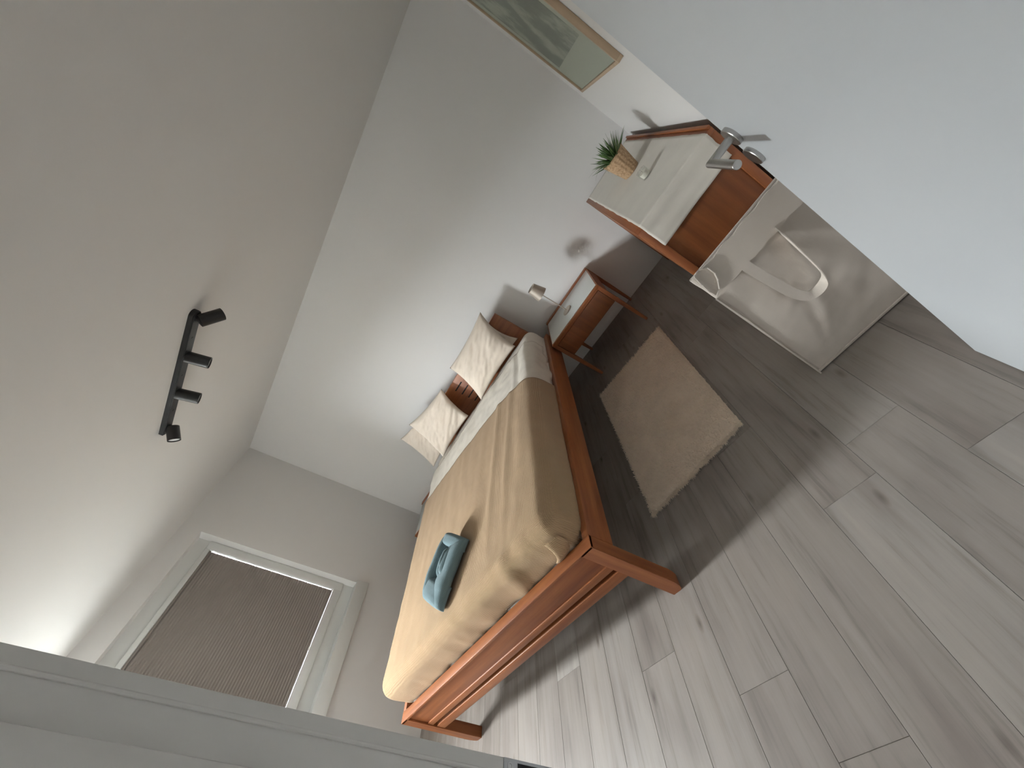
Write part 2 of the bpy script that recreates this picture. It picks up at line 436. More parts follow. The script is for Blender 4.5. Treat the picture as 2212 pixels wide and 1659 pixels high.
# ================================================================== BED
BX0, BX1, BYF, BT = 0.975, 2.858, -2.379, 0.514
bed = thing('bed_frame', 'reddish cherry wood double bed frame with low footboard', 'bed', (0, 0, 0))
def leg_mesh(side):
    # square leg with its outer bottom corner cut in a curve; side=+1 right, -1 left
    w_, d_ = 0.072, 0.06
    prof = [(0, BT - 0.001), (w_, BT - 0.001), (w_, 0.10)]
    for k in range(1, 9):
        a = k / 8 * math.pi / 2
        prof.append((w_ - 0.028 * (1 - math.cos(a)) * 1.0, 0.10 - 0.10 * math.sin(a)))
    prof += [(0, 0.0)]
    bm = bmesh.new()
    fr = [bm.verts.new((side * -(w_ - x) if side > 0 else (w_ - x), 0, z)) for x, z in prof]
    bk = [bm.verts.new((v.co.x, d_, v.co.z)) for v in fr]
    bm.faces.new(fr); bm.faces.new(bk[::-1])
    for k in range(len(fr)): bm.faces.new((fr[k], fr[(k + 1) % len(fr)], bk[(k + 1) % len(fr)], bk[k]))
    bmesh.ops.recalc_face_normals(bm, faces=bm.faces)
    bmesh.ops.bevel(bm, geom=[e for e in bm.edges if e.calc_length() > 0.08], offset=0.002, segments=2, affect='EDGES')
    me = me_from(bm, 'leg'); autosmooth(me, 0.5); return me
lr, ll = leg_mesh(1), leg_mesh(-1)
link('leg', lr, M['wz'], bed, (BX1, BYF - 0.004, 0)); link('leg', ll, M['wz'], bed, (BX0, BYF - 0.004, 0))
LW = 0.072
fb = box('footboard', BX0 + LW, BX1 - LW, BYF + 0.006, BYF + 0.05, 0.372, BT - 0.014, M['wx'], bed, 0.003)
box('top_cap', BX0, BX1, BYF - 0.004, BYF + 0.056, BT - 0.016, BT, M['wx'], bed, 0.0035)
box('footboard_bead', BX0 + LW, BX1 - LW, BYF + 0.0, BYF + 0.05, 0.336, 0.373, M['wx'], bed, 0.003, 2)
box('lower_rail', BX0 + LW, BX1 - LW, BYF - 0.001, BYF + 0.045, 0.257, 0.312, M['wx'], bed, 0.004)
box('side_rail', BX1 - 0.042, BX1, BYF + 0.056, -0.215, 0.381, BT, M['wy'], bed, 0.004)
box('side_rail', BX0, BX0 + 0.042, BYF + 0.056, -0.215, 0.381, BT, M['wy'], bed, 0.004)
# slatted base
for k in range(13):
    y = BYF + 0.13 + k * 0.16
    box('base_slat', BX0 + 0.042, BX1 - 0.042, y, y + 0.07, 0.375, 0.393, M['oak'], bed)
box('base_beam', 1.88, 1.95, BYF + 0.06, -0.22, 0.30, 0.374, M['oak'], bed)
for x, y in ((2.55, -2.2), (1.5, -2.2)):
    c = rod('caster', (x, y, 0.245), (0, 0, 1), [(0, 0.012), (0.03, 0.014), (0.06, 0.01), (0.13, 0.01)], M['plastic'], bed, n=16)
# headboard
hb = box('headboard', 1.16, 2.754, -0.145, -0.112, 0.40, 0.975, M['wx'], bed, 0.003)
for zc in (0.905, 0.835, 0.765, 0.695):
    s = box('slot', 1.90, 2.02, -0.0345, -0.0, zc - 0.006, zc + 0.006, M['dark'], None, 0.002)
    s.parent = hb; s.location = Vector((-0.01, -0.0155, zc - 0.6875)); s['label'] = 'dark decorative slot'
    s.scale = (1, 0.1, 1)
box('headboard_post', 1.26, 1.33, -0.112, -0.08, 0, 0.93, M['wz'], bed, 0.002)
box('headboard_post', 2.42, 2.49, -0.112, -0.08, 0, 0.93, M['wz'], bed, 0.002)

# ---------------------------------------------------------------- rounded-box soft goods
def rbox_grid(x0, x1, y0, y1, z0, z1, r, step, faces='xXyYzZ', keep=None, disp=None, r_x=None):
    """surface of a box rounded with radius r, as a fine grid. faces chooses which sides exist."""
    bm = bmesh.new(); lo = Vector((x0, y0, z0)); hi = Vector((x1, y1, z1)); ext = hi - lo
    def n_(l): return max(2, int(round(l / step)))
    def pt(p):
        q = Vector([min(max(p[i], lo[i] + r), hi[i] - r) for i in range(3)])
        d = p - q
        if d.length < 1e-9: return p.copy(), Vector((0, 0, 1))
        dn = d.normalized(); return q + dn * r, dn
    cache = {}
    def vert(p):
        k = (round(p.x, 5), round(p.y, 5), round(p.z, 5))
        if k not in cache:
            a, nrm = pt(Vector(p))
            if disp: a = disp(a, nrm)
            cache[k] = bm.verts.new(a)
        return cache[k]
    defs = {'Z': (0, 1, 2, 1), 'z': (0, 1, 2, 0), 'X': (1, 2, 0, 1), 'x': (1, 2, 0, 0), 'Y': (0, 2, 1, 1), 'y': (0, 2, 1, 0)}
    for f in faces:
        ia, ib, ic, top = defs[f]; na, nb = n_(ext[ia]), n_(ext[ib])
        for i in range(na):
            for j in range(nb):
                vs_ = []
                for di, dj in ((0, 0), (1, 0), (1, 1), (0, 1)):
                    p = Vector((0, 0, 0)); p[ia] = lo[ia] + ext[ia] * (i + di) / na; p[ib] = lo[ib] + ext[ib] * (j + dj) / nb
                    p[ic] = hi[ic] if top else lo[ic]; vs_.append(p)
                c = sum(vs_, Vector()) / 4
                if keep and not keep(c): continue
                vv = [vert(p) for p in vs_]
                if len(set(vv)) == 4:
                    try: bm.faces.new(vv)
                    except ValueError: pass
    bmesh.ops.recalc_face_normals(bm, faces=bm.faces)
    return bm
def fbm(p, s, o=3): 
    return noise.fractal(Vector(p) * s, 1.0, 2.0, o)
MX0, MX1, MYF, MYH, MZ0, MZ1 = 1.022, 2.812, -2.303, -0.165, 0.396, 0.672
def d_mat(a, n):
    return a + n * (0.004 * fbm(a, 4) + 0.002 * fbm(a, 14))
mt = link('mattress', me_from(rbox_grid(MX0, MX1, MYF, MYH, MZ0, MZ1, 0.075, 0.03, disp=d_mat), 'mattress', True), M['sheet'])
tag(mt, 'thick mattress in a cream fitted sheet, on the cherry wood bed frame', 'mattress')

def edge_y(x): 
    t = (x - 1.0) / 1.85
    return -0.80 - 0.10 * t - 0.20 * max(0, t) ** 5
def d_duv(a, n):
    k = 0.010 * fbm((a.x * 1.0, a.y * 0.7, a.z), 5) + 0.004 * fbm((a.x * 1.3, a.y, a.z), 16)
    if n.z < 0.6: k += 0.008 * math.sin(a.y * 27 + 2 * fbm(a, 3)) * (0.6 - n.z)
    if n.z > 0.5:
        k += 0.006 * math.exp(-((a.x - 2.60) / 0.03) ** 2) - 0.008 * math.exp(-((a.x - 2.655) / 0.018) ** 2)
    return a + n * k
def keep_duv(c):
    if c.z < (0.52 if c.x > 2 else 0.5) + 0.02 * math.sin(c.y * 9): return False
    if c.y < edge_y(c.x) - 0.22: return False
    return c.y < -0.40 - 0.03 * math.sin(c.x * 5)
dv = me_from(rbox_grid(MX0 - 0.014, MX1 + 0.008, MYF + 0.03, MYH + 0.1, 0.45, 0.697, 0.085, 0.022, 'xXZ', keep_duv, d_duv), 'duvet', True)
dvo = link('duvet', dv, M['duvet'])
sm = dvo.modifiers.new('thick', 'SOLIDIFY'); sm.thickness = 0.014; sm.offset = -1
tag(dvo, 'pale cream duvet between the pillows and the tan throw', 'duvet')

# throw: over the duvet, folded down at the foot
def d_thr(a, n):
    k = 0.005 * fbm((a.x * 1.2, a.y * 0.35, a.z), 5) + 0.0018 * fbm((a.x, a.y, a.z), 11)
    if n.z > 0.4:
        for xc, wd, am in ((2.36, 0.035, 0.010), (2.52, 0.03, 0.009), (2.66, 0.05, 0.006), (2.16, 0.06, 0.005)):
            k += am * math.exp(-((a.x - xc - 0.06 * (a.y + 1.6)) / wd) ** 2) * min(1, max(0, (a.y + 2.25) / 0.5))
    if n.y < -0.3 and a.x < 2.68:
        k += 0.006 * fbm((a.x * 1.0, 0, a.z * 0.4), 6) * (0.75 - a.z) / 0.2
        k += 0.012 * math.exp(-((a.x - 2.42 - 0.4 * (a.z - 0.6)) / 0.05) ** 2)
    b = a + n * max(k, -0.004)
    b.y += (edge_y(a.x) + 0.80) * min(1, max(0, (a.y + 2.2) / 1.4))
    return b
def keep_thr(c):
    if c.y > -0.80: return False
    if c.x > MX1 - 0.01 and c.z < 0.50: return False
    if c.z < 0.455: return False
    return True
th = me_from(rbox_grid(MX0 - 0.027, MX1 + 0.020, MYF - 0.008, MYH, 0.44, 0.708, 0.085, 0.0165, 'xXyZ', keep_thr, d_thr), 'throw_blanket', True)
tho = link('throw_blanket', th, M['throw'])
sm = tho.modifiers.new('thick', 'SOLIDIFY'); sm.thickness = 0.006; sm.offset = -1
tag(tho, 'tan ribbed throw blanket tucked over the foot half of the bed', 'blanket')
# folded-over corner of the throw at the foot
bm = bmesh.new()
fp = [(2.706, 0.632), (2.704, 0.605), (2.700, 0.580), (2.688, 0.556), (2.672, 0.540), (2.652, 0.527), (2.632, 0.518)]
lift = [0.004, 0.012, 0.020, 0.024, 0.022, 0.014, 0.008]
prev = None
for (x, z), lf in zip(fp, lift):
    yb_ = -2.316
    cur = [bm.verts.new((x + 0.010, yb_ - lf * 0.35, z - 0.004)), bm.verts.new((x, yb_ - lf, z)), bm.verts.new((x + 0.012, yb_ - lf * 1.15, z - 0.002)),
           bm.verts.new((x + 0.035, yb_ - lf * 0.7, z - 0.010)), bm.verts.new((x + 0.075, yb_ + 0.006, z - 0.016))]
    if prev:
        for k in range(4): bm.faces.new((prev[k], prev[k + 1], cur[k + 1], cur[k]))
    prev = cur
me = me_from(bm, 'corner_fold', True); cf = link('corner_fold', me, M['throw'], tho)
s1 = cf.modifiers.new('t', 'SOLIDIFY'); s1.thickness = 0.006; s2 = cf.modifiers.new('s', 'SUBSURF'); s2.levels = 2; s2.render_levels = 2

# ---------------------------------------------------------------- pillows
def pillow(name, c, th_, label, seedv, mtl, ear=0.085, n=40):
    """c: bottom-left, bottom-right, top-right, top-left corners in world space"""
    c = [Vector(x) for x in c]; cen = sum(c, Vector()) / 4
    nrm = (c[1] - c[0]).cross(c[3] - c[0]).normalized()
    bm = bmesh.new(); V = {}
    for side in (1, -1):
        for i in range(n + 1):
            for j in range(n + 1):
                u, v = i / n * 2 - 1, j / n * 2 - 1
                if side == -1 and (i in (0, n) or j in (0, n)): V[(side, i, j)] = V[(1, i, j)]; continue
                us = u * (1 - ear * (1 - v * v)); vs2 = v * (1 - ear * (1 - u * u))
                a, b = (us + 1) / 2, (vs2 + 1) / 2
                p = c[0] * (1 - a) * (1 - b) + c[1] * a * (1 - b) + c[2] * a * b + c[3] * (1 - a) * b
                h = ((1 - abs(u) ** 2.6) * (1 - abs(v) ** 2.6)) ** 0.5 * th_ / 2
                wr = 0.016 * fbm((u * 0.5 + v * 0.9 + seedv, v * 2.2 - u * 1.6, side), 1.3) + 0.008 * fbm((u * 0.7 + v + seedv, 3 * v - 2.4 * u, 3 + side), 2.0)
                d = (abs(u * v)) ** 1.2
                wr += 0.007 * math.sin(9 * (u - v) + seedv) * d * (1 - d)
                h = h * (1 + 0.0) + wr * min(1, (1 - max(abs(u), abs(v))) * 5)
                V[(side, i, j)] = bm.verts.new(p - cen + nrm * h * side)
    for side in (1, -1):
        for i in range(n):
            for j in range(n):
                f = [V[(side, i, j)], V[(side, i + 1, j)], V[(side, i + 1, j + 1)], V[(side, i, j + 1)]]
                if len(set(f)) > 2:
                    try: bm.faces.new(f)
                    except ValueError: pass
    bmesh.ops.recalc_face_normals(bm, faces=bm.faces)
    o = link(name, me_from(bm, name, True), mtl, None, cen)
    return tag(o, label, 'pillow', 'cream pillows against the headboard')
pillow('pillow', [(2.055, -0.37, 0.700), (2.665, -0.345, 0.715), (2.735, -0.225, 1.10), (2.12, -0.215, 1.075)], 0.14, 'plump square cream pillow at the lamp side, in front', 1.3, M['pillow'])
pillow('pillow', [(1.275, -0.37, 0.695), (1.83, -0.345, 0.715), (1.895, -0.235, 1.045), (1.36, -0.235, 1.135)], 0.13, 'square cream pillow at the window side, leaning in front of another', 4.1, M['pillow'])
pillow('pillow', [(1.00, -0.245, 0.690), (1.56, -0.225, 0.70), (1.56, -0.172, 1.06), (1.10, -0.170, 1.128)], 0.05, 'flatter cream pillow half hidden behind the window-side pillow', 7.7, M['pillow'])
pillow('pillow', [(2.10, -0.21, 0.70), (2.69, -0.21, 0.70), (2.66, -0.168, 0.98), (2.12, -0.168, 0.98)], 0.04, 'cream pillow almost hidden behind the lamp-side pillow', 9.2, M['pillow'])

# ---------------------------------------------------------------- folded towel
tw = thing('folded_towel', 'folded teal towel lying on the tan throw', 'towel', (1.925, -2.005, 0.712), math.radians(50))
def towel_parts():
    # local x: length 0.38, local y: width (near side is -y)
    def strip(name, prof, L, th_, seedv, x0=0.0, ends=0.0):
        bm = bmesh.new(); n = 22; prev = None
        for i in range(n + 1):
            x = x0 - L / 2 + L * i / n; e = (i / n * 2 - 1)
            row = []
            for k, (y, z) in enumerate(prof):
                row.append(bm.verts.new((x, y * (1 - ends * e ** 4) + 0.004 * fbm((x * 2, k * 0.3, seedv), 4), max(0.002, z * (1 - 0.35 * abs(e) ** 5) + 0.004 * fbm((x * 3, k * 0.2, seedv + 5), 4)))))
            if prev:
                for k in range(len(prof) - 1): bm.faces.new((prev[k], prev[k + 1], row[k + 1], row[k]))
            prev = row
        o = link(name, me_from(bm, name, True), M['towel'], tw)
        for v in o.data.vertices: v.co.z += 0.004 * fbm((v.co.x * 2.0, v.co.y * 5, seedv + 9), 9) * (v.co.z > 0.03)
        a = o.modifiers.new('t', 'SOLIDIFY'); a.thickness = th_; a.offset = 0
        b = o.modifiers.new('s', 'SUBSURF'); b.levels = 1; b.render_levels = 1
        return o
    # outer wrap: from the far lip, down, under, up the near side and over into the middle
    wrap = [(0.060, 0.02), (0.056, 0.070), (0.066, 0.098), (0.086, 0.104), (0.106, 0.088), (0.114, 0.05), (0.10, 0.008), (0.0, 0.004), (-0.11, 0.006), (-0.140, 0.024),
            (-0.138, 0.052), (-0.112, 0.070), (-0.060, 0.074), (-0.010, 0.070), (0.012, 0.050), (0.016, 0.012)]
    strip('outer_wrap', wrap, 0.37, 0.010, 1)
    strip('inner_fold', [(-0.040, 0.04), (-0.022, 0.078), (-0.004, 0.090), (0.012, 0.080), (0.018, 0.03)], 0.17, 0.006, 3, 0.03)
    strip('inner_fold', [(-0.006, 0.04), (0.008, 0.074), (0.020, 0.086), (0.030, 0.070), (0.030, 0.02)], 0.15, 0.006, 5, 0.035)
    strip('inner_fold', [(-0.080, 0.055), (-0.062, 0.082), (-0.040, 0.092), (-0.028, 0.074)], 0.16, 0.005, 8, 0.04)
    strip('inner_fold', [(-0.054, 0.06), (-0.044, 0.096), (-0.030, 0.099), (-0.020, 0.07)], 0.12, 0.004, 21, 0.05)
    # folded-in ends
    strip('end_fold', [(0.110, 0.02), (0.100, 0.086), (0.055, 0.092), (-0.01, 0.078), (-0.09, 0.068), (-0.135, 0.040), (-0.140, 0.010)], 0.12, 0.010, 11, -0.125)
    strip('end_fold', [(0.108, 0.02), (0.098, 0.088), (0.050, 0.094), (-0.01, 0.080), (-0.09, 0.068), (-0.132, 0.040), (-0.138, 0.010)], 0.07, 0.010, 13, 0.150)
towel_parts()

# ================================================================== NIGHTSTANDS
def nightstand(x0, x1, label):
    yb, yf, zt = -0.022, -0.513, 0.502
    cx, cy = (x0 + x1) / 2, (yb + yf) / 2
    t = thing('nightstand', label, 'nightstand', (cx, cy, 0), 0, 'matching nightstands')
    hx, hy = (x1 - x0) / 2, (yb - yf) / 2
    # top frame with inset white plate
    fw = 0.022
    box('top_rail', -hx, hx, -hy, -hy + fw, zt - 0.022, zt, M['wx'], t, 0.002)
    box('top_rail', -hx, hx, hy - fw - 0.02, hy, zt - 0.022, zt + 0.012, M['wx'], t, 0.002)
    box('top_rail', -hx, -hx + fw * 0.6, -hy + fw, hy - fw, zt - 0.022, zt, M['wy'], t, 0.001)
    box('top_rail', hx - fw * 0.6, hx, -hy + fw, hy - fw, zt - 0.022, zt, M['wy'], t, 0.001)
    p = box('top_plate', -hx + fw * 0.5, hx - fw * 0.5, -hy + fw, hy - fw - 0.02, zt - 0.014, zt + 0.002, M['topwhite'], t, 0.001); p['label'] = 'glossy white inset top'
    # legs / posts, slightly splayed and tapered
    for sx in (-1, 1):
        for sy in (-1, 1):
            bm = bmesh.new(); w0, w1 = 0.030, 0.020
            tx, ty = sx * (hx - 0.015), sy * (hy - 0.015)
            ox, oy = sx * 0.0, sy * 0.0
            vs_ = []
            for (z, w_, dx, dy) in ((zt - 0.022, w0, 0, 0), (0.24, w0, 0, 0), (0.0, w1, ox, oy)):
                vs_.append([bm.verts.new((tx + dx + a * w_ / 2, ty + dy + b * w_ / 2, z)) for a, b in ((-1, -1), (1, -1), (1, 1), (-1, 1))])
            for a, b in zip(vs_, vs_[1:]):
                for k in range(4): bm.faces.new((a[k], a[(k + 1) % 4], b[(k + 1) % 4], b[k]))
            bm.faces.new(vs_[0][::-1]); bm.faces.new(vs_[-1]); bmesh.ops.recalc_face_normals(bm, faces=bm.faces)
            link('leg', me_from(bm, 'leg'), M['wz'], t)
    # drawer box and front
    box('drawer_front', -hx + 0.033, hx - 0.033, -hy + 0.006, -hy + 0.024, 0.302, 0.464, M['panel'], t, 0.002)
    box('upper_apron', -hx + 0.03, hx - 0.03, -hy + 0.002, -hy + 0.024, 0.468, zt - 0.022, M['wx'], t, 0.001)
    box('carcass', -hx + 0.033, hx - 0.033, -hy + 0.026, hy - 0.03, 0.306, 0.476, M['wx'], t, 0.001)
    box('side_panel', -hx + 0.002, -hx + 0.018, -hy + 0.030, hy - 0.030, 0.40, zt - 0.022, M['wy'], t, 0.001)
    box('side_panel', hx - 0.018, hx - 0.002, -hy + 0.030, hy - 0.030, 0.40, zt - 0.022, M['wy'], t, 0.001)
    return t
nightstand(2.880, 3.470, 'cherry wood nightstand under the table lamp, beside the rug')
nightstand(0.235, 0.830, 'cherry wood nightstand peeking out between the bed and window wall')

# table lamp
lp = thing('table_lamp', 'slim taupe metal table lamp with small conical shade, switched off', 'lamp', (3.145, -0.305, 0.5045))
rod('base', (0, 0, 0), (0, 0, 1), [(0, 0.046), (0.008, 0.046), (0.011, 0.043), (0.0115, 0.01)], M['lamp'], lp, 40)
rod('stem', (0, 0, 0.010), (0, 0, 1), [(0, 0.004), (0.27, 0.004)], M['lamp'], lp, 14)
rod('shade', (0, 0, 0.256), (0, 0, 1), [(0.012, 0.056), (0.0, 0.058), (0.0, 0.060), (0.100, 0.042), (0.100, 0.0395), (0.012, 0.056)], M['lamp'], lp, 40, False, False)
rod('shade_cap', (0, 0, 0.349), (0, 0, 1), [(0, 0.0398), (0.002, 0.0398)], M['lamp'], lp, 40)

# ================================================================== RUG
rg_c = [Vector((2.80, -0.752, 0)), Vector((3.486, -0.757, 0)), Vector((3.485, -1.925, 0)), Vector((2.842, -1.98, 0))]
rcen = sum(rg_c, Vector()) / 4
rug = thing('rug', 'beige shaggy rug on the floor beside the bed', 'rug', rcen)
def rp(u, v):
    p = rg_c[0] * (1 - u) * (1 - v) + rg_c[1] * u * (1 - v) + rg_c[2] * u * v + rg_c[3] * (1 - u) * v
    return p - rcen
bm = bmesh.new(); nu, nv = 90, 150; G = []
for i in range(nu + 1):
    row = []
    for j in range(nv + 1):
        u, v = i / nu, j / nv; p = rp(u, v)
        ed = min(u * 0.68, (1 - u) * 0.68, v * 1.2, (1 - v) * 1.2)
        z = 0.017 * min(1, ed / 0.012) ** 0.5 if ed > 0 else 0.001
        z += (0.003 * fbm((p.x, p.y, 0), 55, 2) + 0.0015 * fbm((p.x, p.y, 1), 9)) * (1 if ed > 0 else 0)
        jx = 0.004 * fbm((p.x, p.y, 7), 30, 2) if ed <= 0 else 0
        row.append(bm.verts.new((p.x + jx, p.y + jx, max(0.0012, z + 0.001))))
    G.append(row)
for i in range(nu):
    for j in range(nv): bm.faces.new((G[i][j], G[i][j + 1], G[i + 1][j + 1], G[i + 1][j]))
bmesh.ops.recalc_face_normals(bm, faces=bm.faces)
link('backing', me_from(bm, 'backing', True), M['rug'], rug)
vts, fcs = [], []
def blade(p, d, l, wv):
    a = random.random() * 6.283; s = Vector((math.cos(a), math.sin(a), 0)) * wv
    k = len(vts); vts.extend([p - s, p + s, p + d * l + s * 0.3, p + d * l - s * 0.3]); fcs.append((k, k + 1, k + 2, k + 3))
for _ in range(30000):
    u, v = random.random(), random.random(); p = rp(u, v) + Vector((0, 0, 0.014))
    blade(p, Vector((random.gauss(0, 0.5), random.gauss(0, 0.5) - 0.15, 1)).normalized(), random.uniform(0.008, 0.016), 0.0017)
for _ in range(5200):
    s = random.random(); q = random.random()
    if q < 0.42: u, v, dd = s, 1.0, Vector((0, -1, 0))
    elif q < 0.78: u, v, dd = s, 0.0, Vector((0, 1, 0))
    elif q < 0.89: u, v, dd = 0.0, s, Vector((-1, 0, 0))
    else: u, v, dd = 1.0, s, Vector((1, 0, 0))
    long_ = 0.032 if q < 0.78 else 0.012
    p = rp(u, v) + Vector((0, 0, random.uniform(0.003, 0.016))) - dd * 0.006
    cl = 0.6 + 0.6 * fbm((p.x, p.y, 3), 45, 2)
    d = (dd + Vector((random.gauss(0, 0.4), random.gauss(0, 0.4), random.gauss(-0.1, 0.3)))).normalized()
    L = random.uniform(0.4, 1.0) * long_ * max(0.3, cl + 0.3)
    if p.z + d.z * L < 0.001: d.z = (0.001 - p.z) / L
    blade(p, d, L, 0.0020)
me = bpy.data.meshes.new('pile'); me.from_pydata(vts, [], fcs); me.update()
po_ = link('pile', me, M['rug'], rug); po_['kind'] = 'stuff'

# ================================================================== SIDEBOARD with runner, plant, candle
SX0, SX1, SYF, SYB, SZ = 3.880, 4.376, -1.452, -0.10, 0.823
sb = thing('sideboard', 'cherry wood sideboard standing along the right wall', 'sideboard', ((SX0 + SX1) / 2, (SYF + SYB) / 2, 0))
hx, hy = (SX1 - SX0) / 2, (SYB - SYF) / 2
box('top_board', -hx, hx, -hy, hy, SZ - 0.022, SZ, M['wy'], sb, 0.002)
box('back_lip', hx - 0.012, hx, -hy + 0.004, hy, SZ, SZ + 0.012, M['wy'], sb, 0.001)
for sx in (-1, 1):
    for sy in (-1, 1):
        cx, cy = sx * (hx - 0.020), sy * (hy - 0.020)
        box('leg', cx - 0.020, cx + 0.020, cy - 0.020, cy + 0.020, 0, SZ - 0.022, M['wz'], sb, 0.002)
box('end_panel', -hx + 0.040, hx - 0.040, -hy + 0.014, -hy + 0.026, 0.20, SZ - 0.022, M['panel'], sb)
box('end_panel', -hx + 0.040, hx - 0.040, hy - 0.026, hy - 0.014, 0.20, SZ - 0.022, M['panel'], sb)
box('back_panel', hx - 0.022, hx - 0.012, -hy + 0.040, hy - 0.040, 0.20, SZ - 0.022, M['panel'], sb)
box('bottom_board', -hx + 0.02, hx - 0.022, -hy + 0.027, hy - 0.027, 0.20, 0.222, M['wy'], sb)
for k in range(3):
    y0 = -hy + 0.045 + k * (2 * hy - 0.09) / 3; y1 = -hy + 0.045 + (k + 1) * (2 * hy - 0.09) / 3
    d = box('cabinet_door', -hx + 0.004, -hx + 0.022, y0 + 0.003, y1 - 0.003, 0.225, SZ - 0.028, M['wz'], sb, 0.002)
# runner on the top, hanging over the near end
bm = bmesh.new()
rx0, rx1 = 3.912 , 4.345
path = []
nn = 64
ylen = [(-0.112 + (SYF + 0.004 + 0.112) * k / 40, SZ + 0.0022) for k in range(41)]
path += ylen
for k in range(1, 7):
    a = k / 6 * math.pi / 2; path.append((SYF + 0.004 - 0.0095 * math.sin(a), SZ - 0.0073 + 0.0095 * math.cos(a)))
for k in range(1, 13): path.append((SYF - 0.0055 - 0.002 * math.sin(k), SZ - 0.0073 - 0.142 * k / 12))
prev = None
for idx, (y, z) in enumerate(path):
    row = []
    for i in range(33):
        t = i / 32; x = rx0 + (rx1 - rx0) * t
        if i in (0, 32): x += 0.0035 * fbm((idx * 0.35, i, 2), 1.0, 2)
        dz = 0.0012 * max(0, fbm((x, y, z), 6)) if idx < 41 else 0
        dy = -0.006 * (idx > 46) * (0.5 + 0.5 * math.sin(t * 9 + 0.6)) * (idx - 46) / 12
        zz = z - (0.012 * (1 - t) * (idx - 46) / 12 if idx > 46 else 0)
        row.append(bm.verts.new((x, y + dy, zz + dz)))
    if prev:
        for i in range(32): bm.faces.new((prev[i], prev[i + 1], row[i + 1], row[i]))
    prev = row
bmesh.ops.recalc_face_normals(bm, faces=bm.faces)
ro = link('table_runner', me_from(bm, 'table_runner', True), M['runner'])
s = ro.modifiers.new('t', 'SOLIDIFY'); s.thickness = 0.0018; s.offset = 0
tag(ro, 'pale linen runner draped over the sideboard top and near end', 'table runner')

# potted plant
PX, PY, PZ = 4.150, -0.760, SZ + 0.0045
pt_ = thing('potted_plant', 'spiky green succulent in a woven basket pot', 'plant', (PX, PY, PZ))
bm = bmesh.new(); n_a, n_z = 96, 42; rings = []
for j in range(n_z + 1):
    t = j / n_z; row = []
    for k in range(n_a):
        a = 2 * math.pi * k / n_a
        r = 0.053 + 0.023 * t + 0.0022 * math.sin(t * math.pi * 15) * math.cos(k * math.pi / 3 + math.pi * int(t * 15)) + (0.002 if j >= n_z - 1 else 0)
        row.append(bm.verts.new((r * math.cos(a), r * math.sin(a), 0.148 * t)))
    rings.append(row)
for a, b in zip(rings, rings[1:]):
    for k in range(n_a): bm.faces.new((a[k], a[(k + 1) % n_a], b[(k + 1) % n_a], b[k]))
bm.faces.new(rings[0][::-1])
inner = [bm.verts.new((0.070 * math.cos(2 * math.pi * k / n_a), 0.070 * math.sin(2 * math.pi * k / n_a), 0.148)) for k in range(n_a)]
inner2 = [bm.verts.new((v.co.x * 0.96, v.co.y * 0.96, 0.125)) for v in inner]
for k in range(n_a):
    bm.faces.new((rings[-1][k], rings[-1][(k + 1) % n_a], inner[(k + 1) % n_a], inner[k])); bm.faces.new((inner[k], inner[(k + 1) % n_a], inner2[(k + 1) % n_a], inner2[k]))
bmesh.ops.recalc_face_normals(bm, faces=bm.faces)
link('basket_pot', me_from(bm, 'basket_pot', True), M['basket'], pt_)
rod('soil', (0, 0, 0.120), (0, 0, 1), [(0, 0.066), (0.012, 0.067)], M['soil'], pt_, 40)
def leaf(ang, lean, L, wd, droop, base_r):
    bm = bmesh.new(); n = 9; prev = None
    p = Vector((math.cos(ang) * base_r, math.sin(ang) * base_r, 0.128)); el = lean
    out = Vector((math.cos(ang), math.sin(ang), 0)); side = Vector((-math.sin(ang), math.cos(ang), 0))
    for k in range(n + 1):
        t = k / n; w_ = wd * (0.75 + 0.6 * t - 1.35 * t ** 1.6) if k < n else 0.0004
        w_ = max(0.0004, w_)
        d = out * math.sin(el) + Vector((0, 0, math.cos(el))); up = side.cross(d)
        row = [bm.verts.new(p - side * w_ + up * w_ * 0.35), bm.verts.new(p - up * w_ * 0.28), bm.verts.new(p + side * w_ + up * w_ * 0.35), bm.verts.new(p + up * w_ * 0.12)]
        if prev:
            for q in range(4): bm.faces.new((prev[q], prev[(q + 1) % 4], row[(q + 1) % 4], row[q]))
        prev = row; p = p + d * (L / n); el += droop / n
    bmesh.ops.recalc_face_normals(bm, faces=bm.faces)
    link('leaf', me_from(bm, 'leaf', True), M['leaf'], pt_)
for k in range(58):
    f = (k + 0.5) / 58; ang = k * 2.39996 + random.uniform(-0.2, 0.2)
    leaf(ang, 0.12 + 0.95 * f + random.uniform(-0.1, 0.1), random.uniform(0.085, 0.125) * (1.0 + 0.1 * f), random.uniform(0.008, 0.0115), random.uniform(-0.1, 0.5), 0.006 + 0.045 * f)
for a, l_, dr_ in ((3.6, 0.15, 1.6), (4.2, 0.17, 2.0), (0.6, 0.13, 0.9), (1.3, 0.12, 0.3), (0.9, 0.14, 0.2), (3.0, 0.14, 1.1)):
    leaf(a, 0.6, l_, 0.0026, dr_, 0.045)

# candle glass
cg = thing('candle_glass', 'small glass tealight holder beside the potted plant', 'candle holder', (4.138, -1.098, SZ + 0.0045))
rod('glass_cup', (0, 0, 0), (0, 0, 1), [(0.0, 0.026), (0.048, 0.029), (0.048, 0.0268), (0.006, 0.0238), (0.006, 0.001)], M['cupglass'], cg, 36, True, True)
rod('candle', (0, 0, 0.0065), (0, 0, 1), [(0, 0.0225), (0.026, 0.0235), (0.027, 0.004)], M['candle'], cg, 30)
rod('wick', (0, 0, 0.033), (0, 0, 1), [(0, 0.0008), (0.008, 0.0006)], M['dark'], cg, 8)

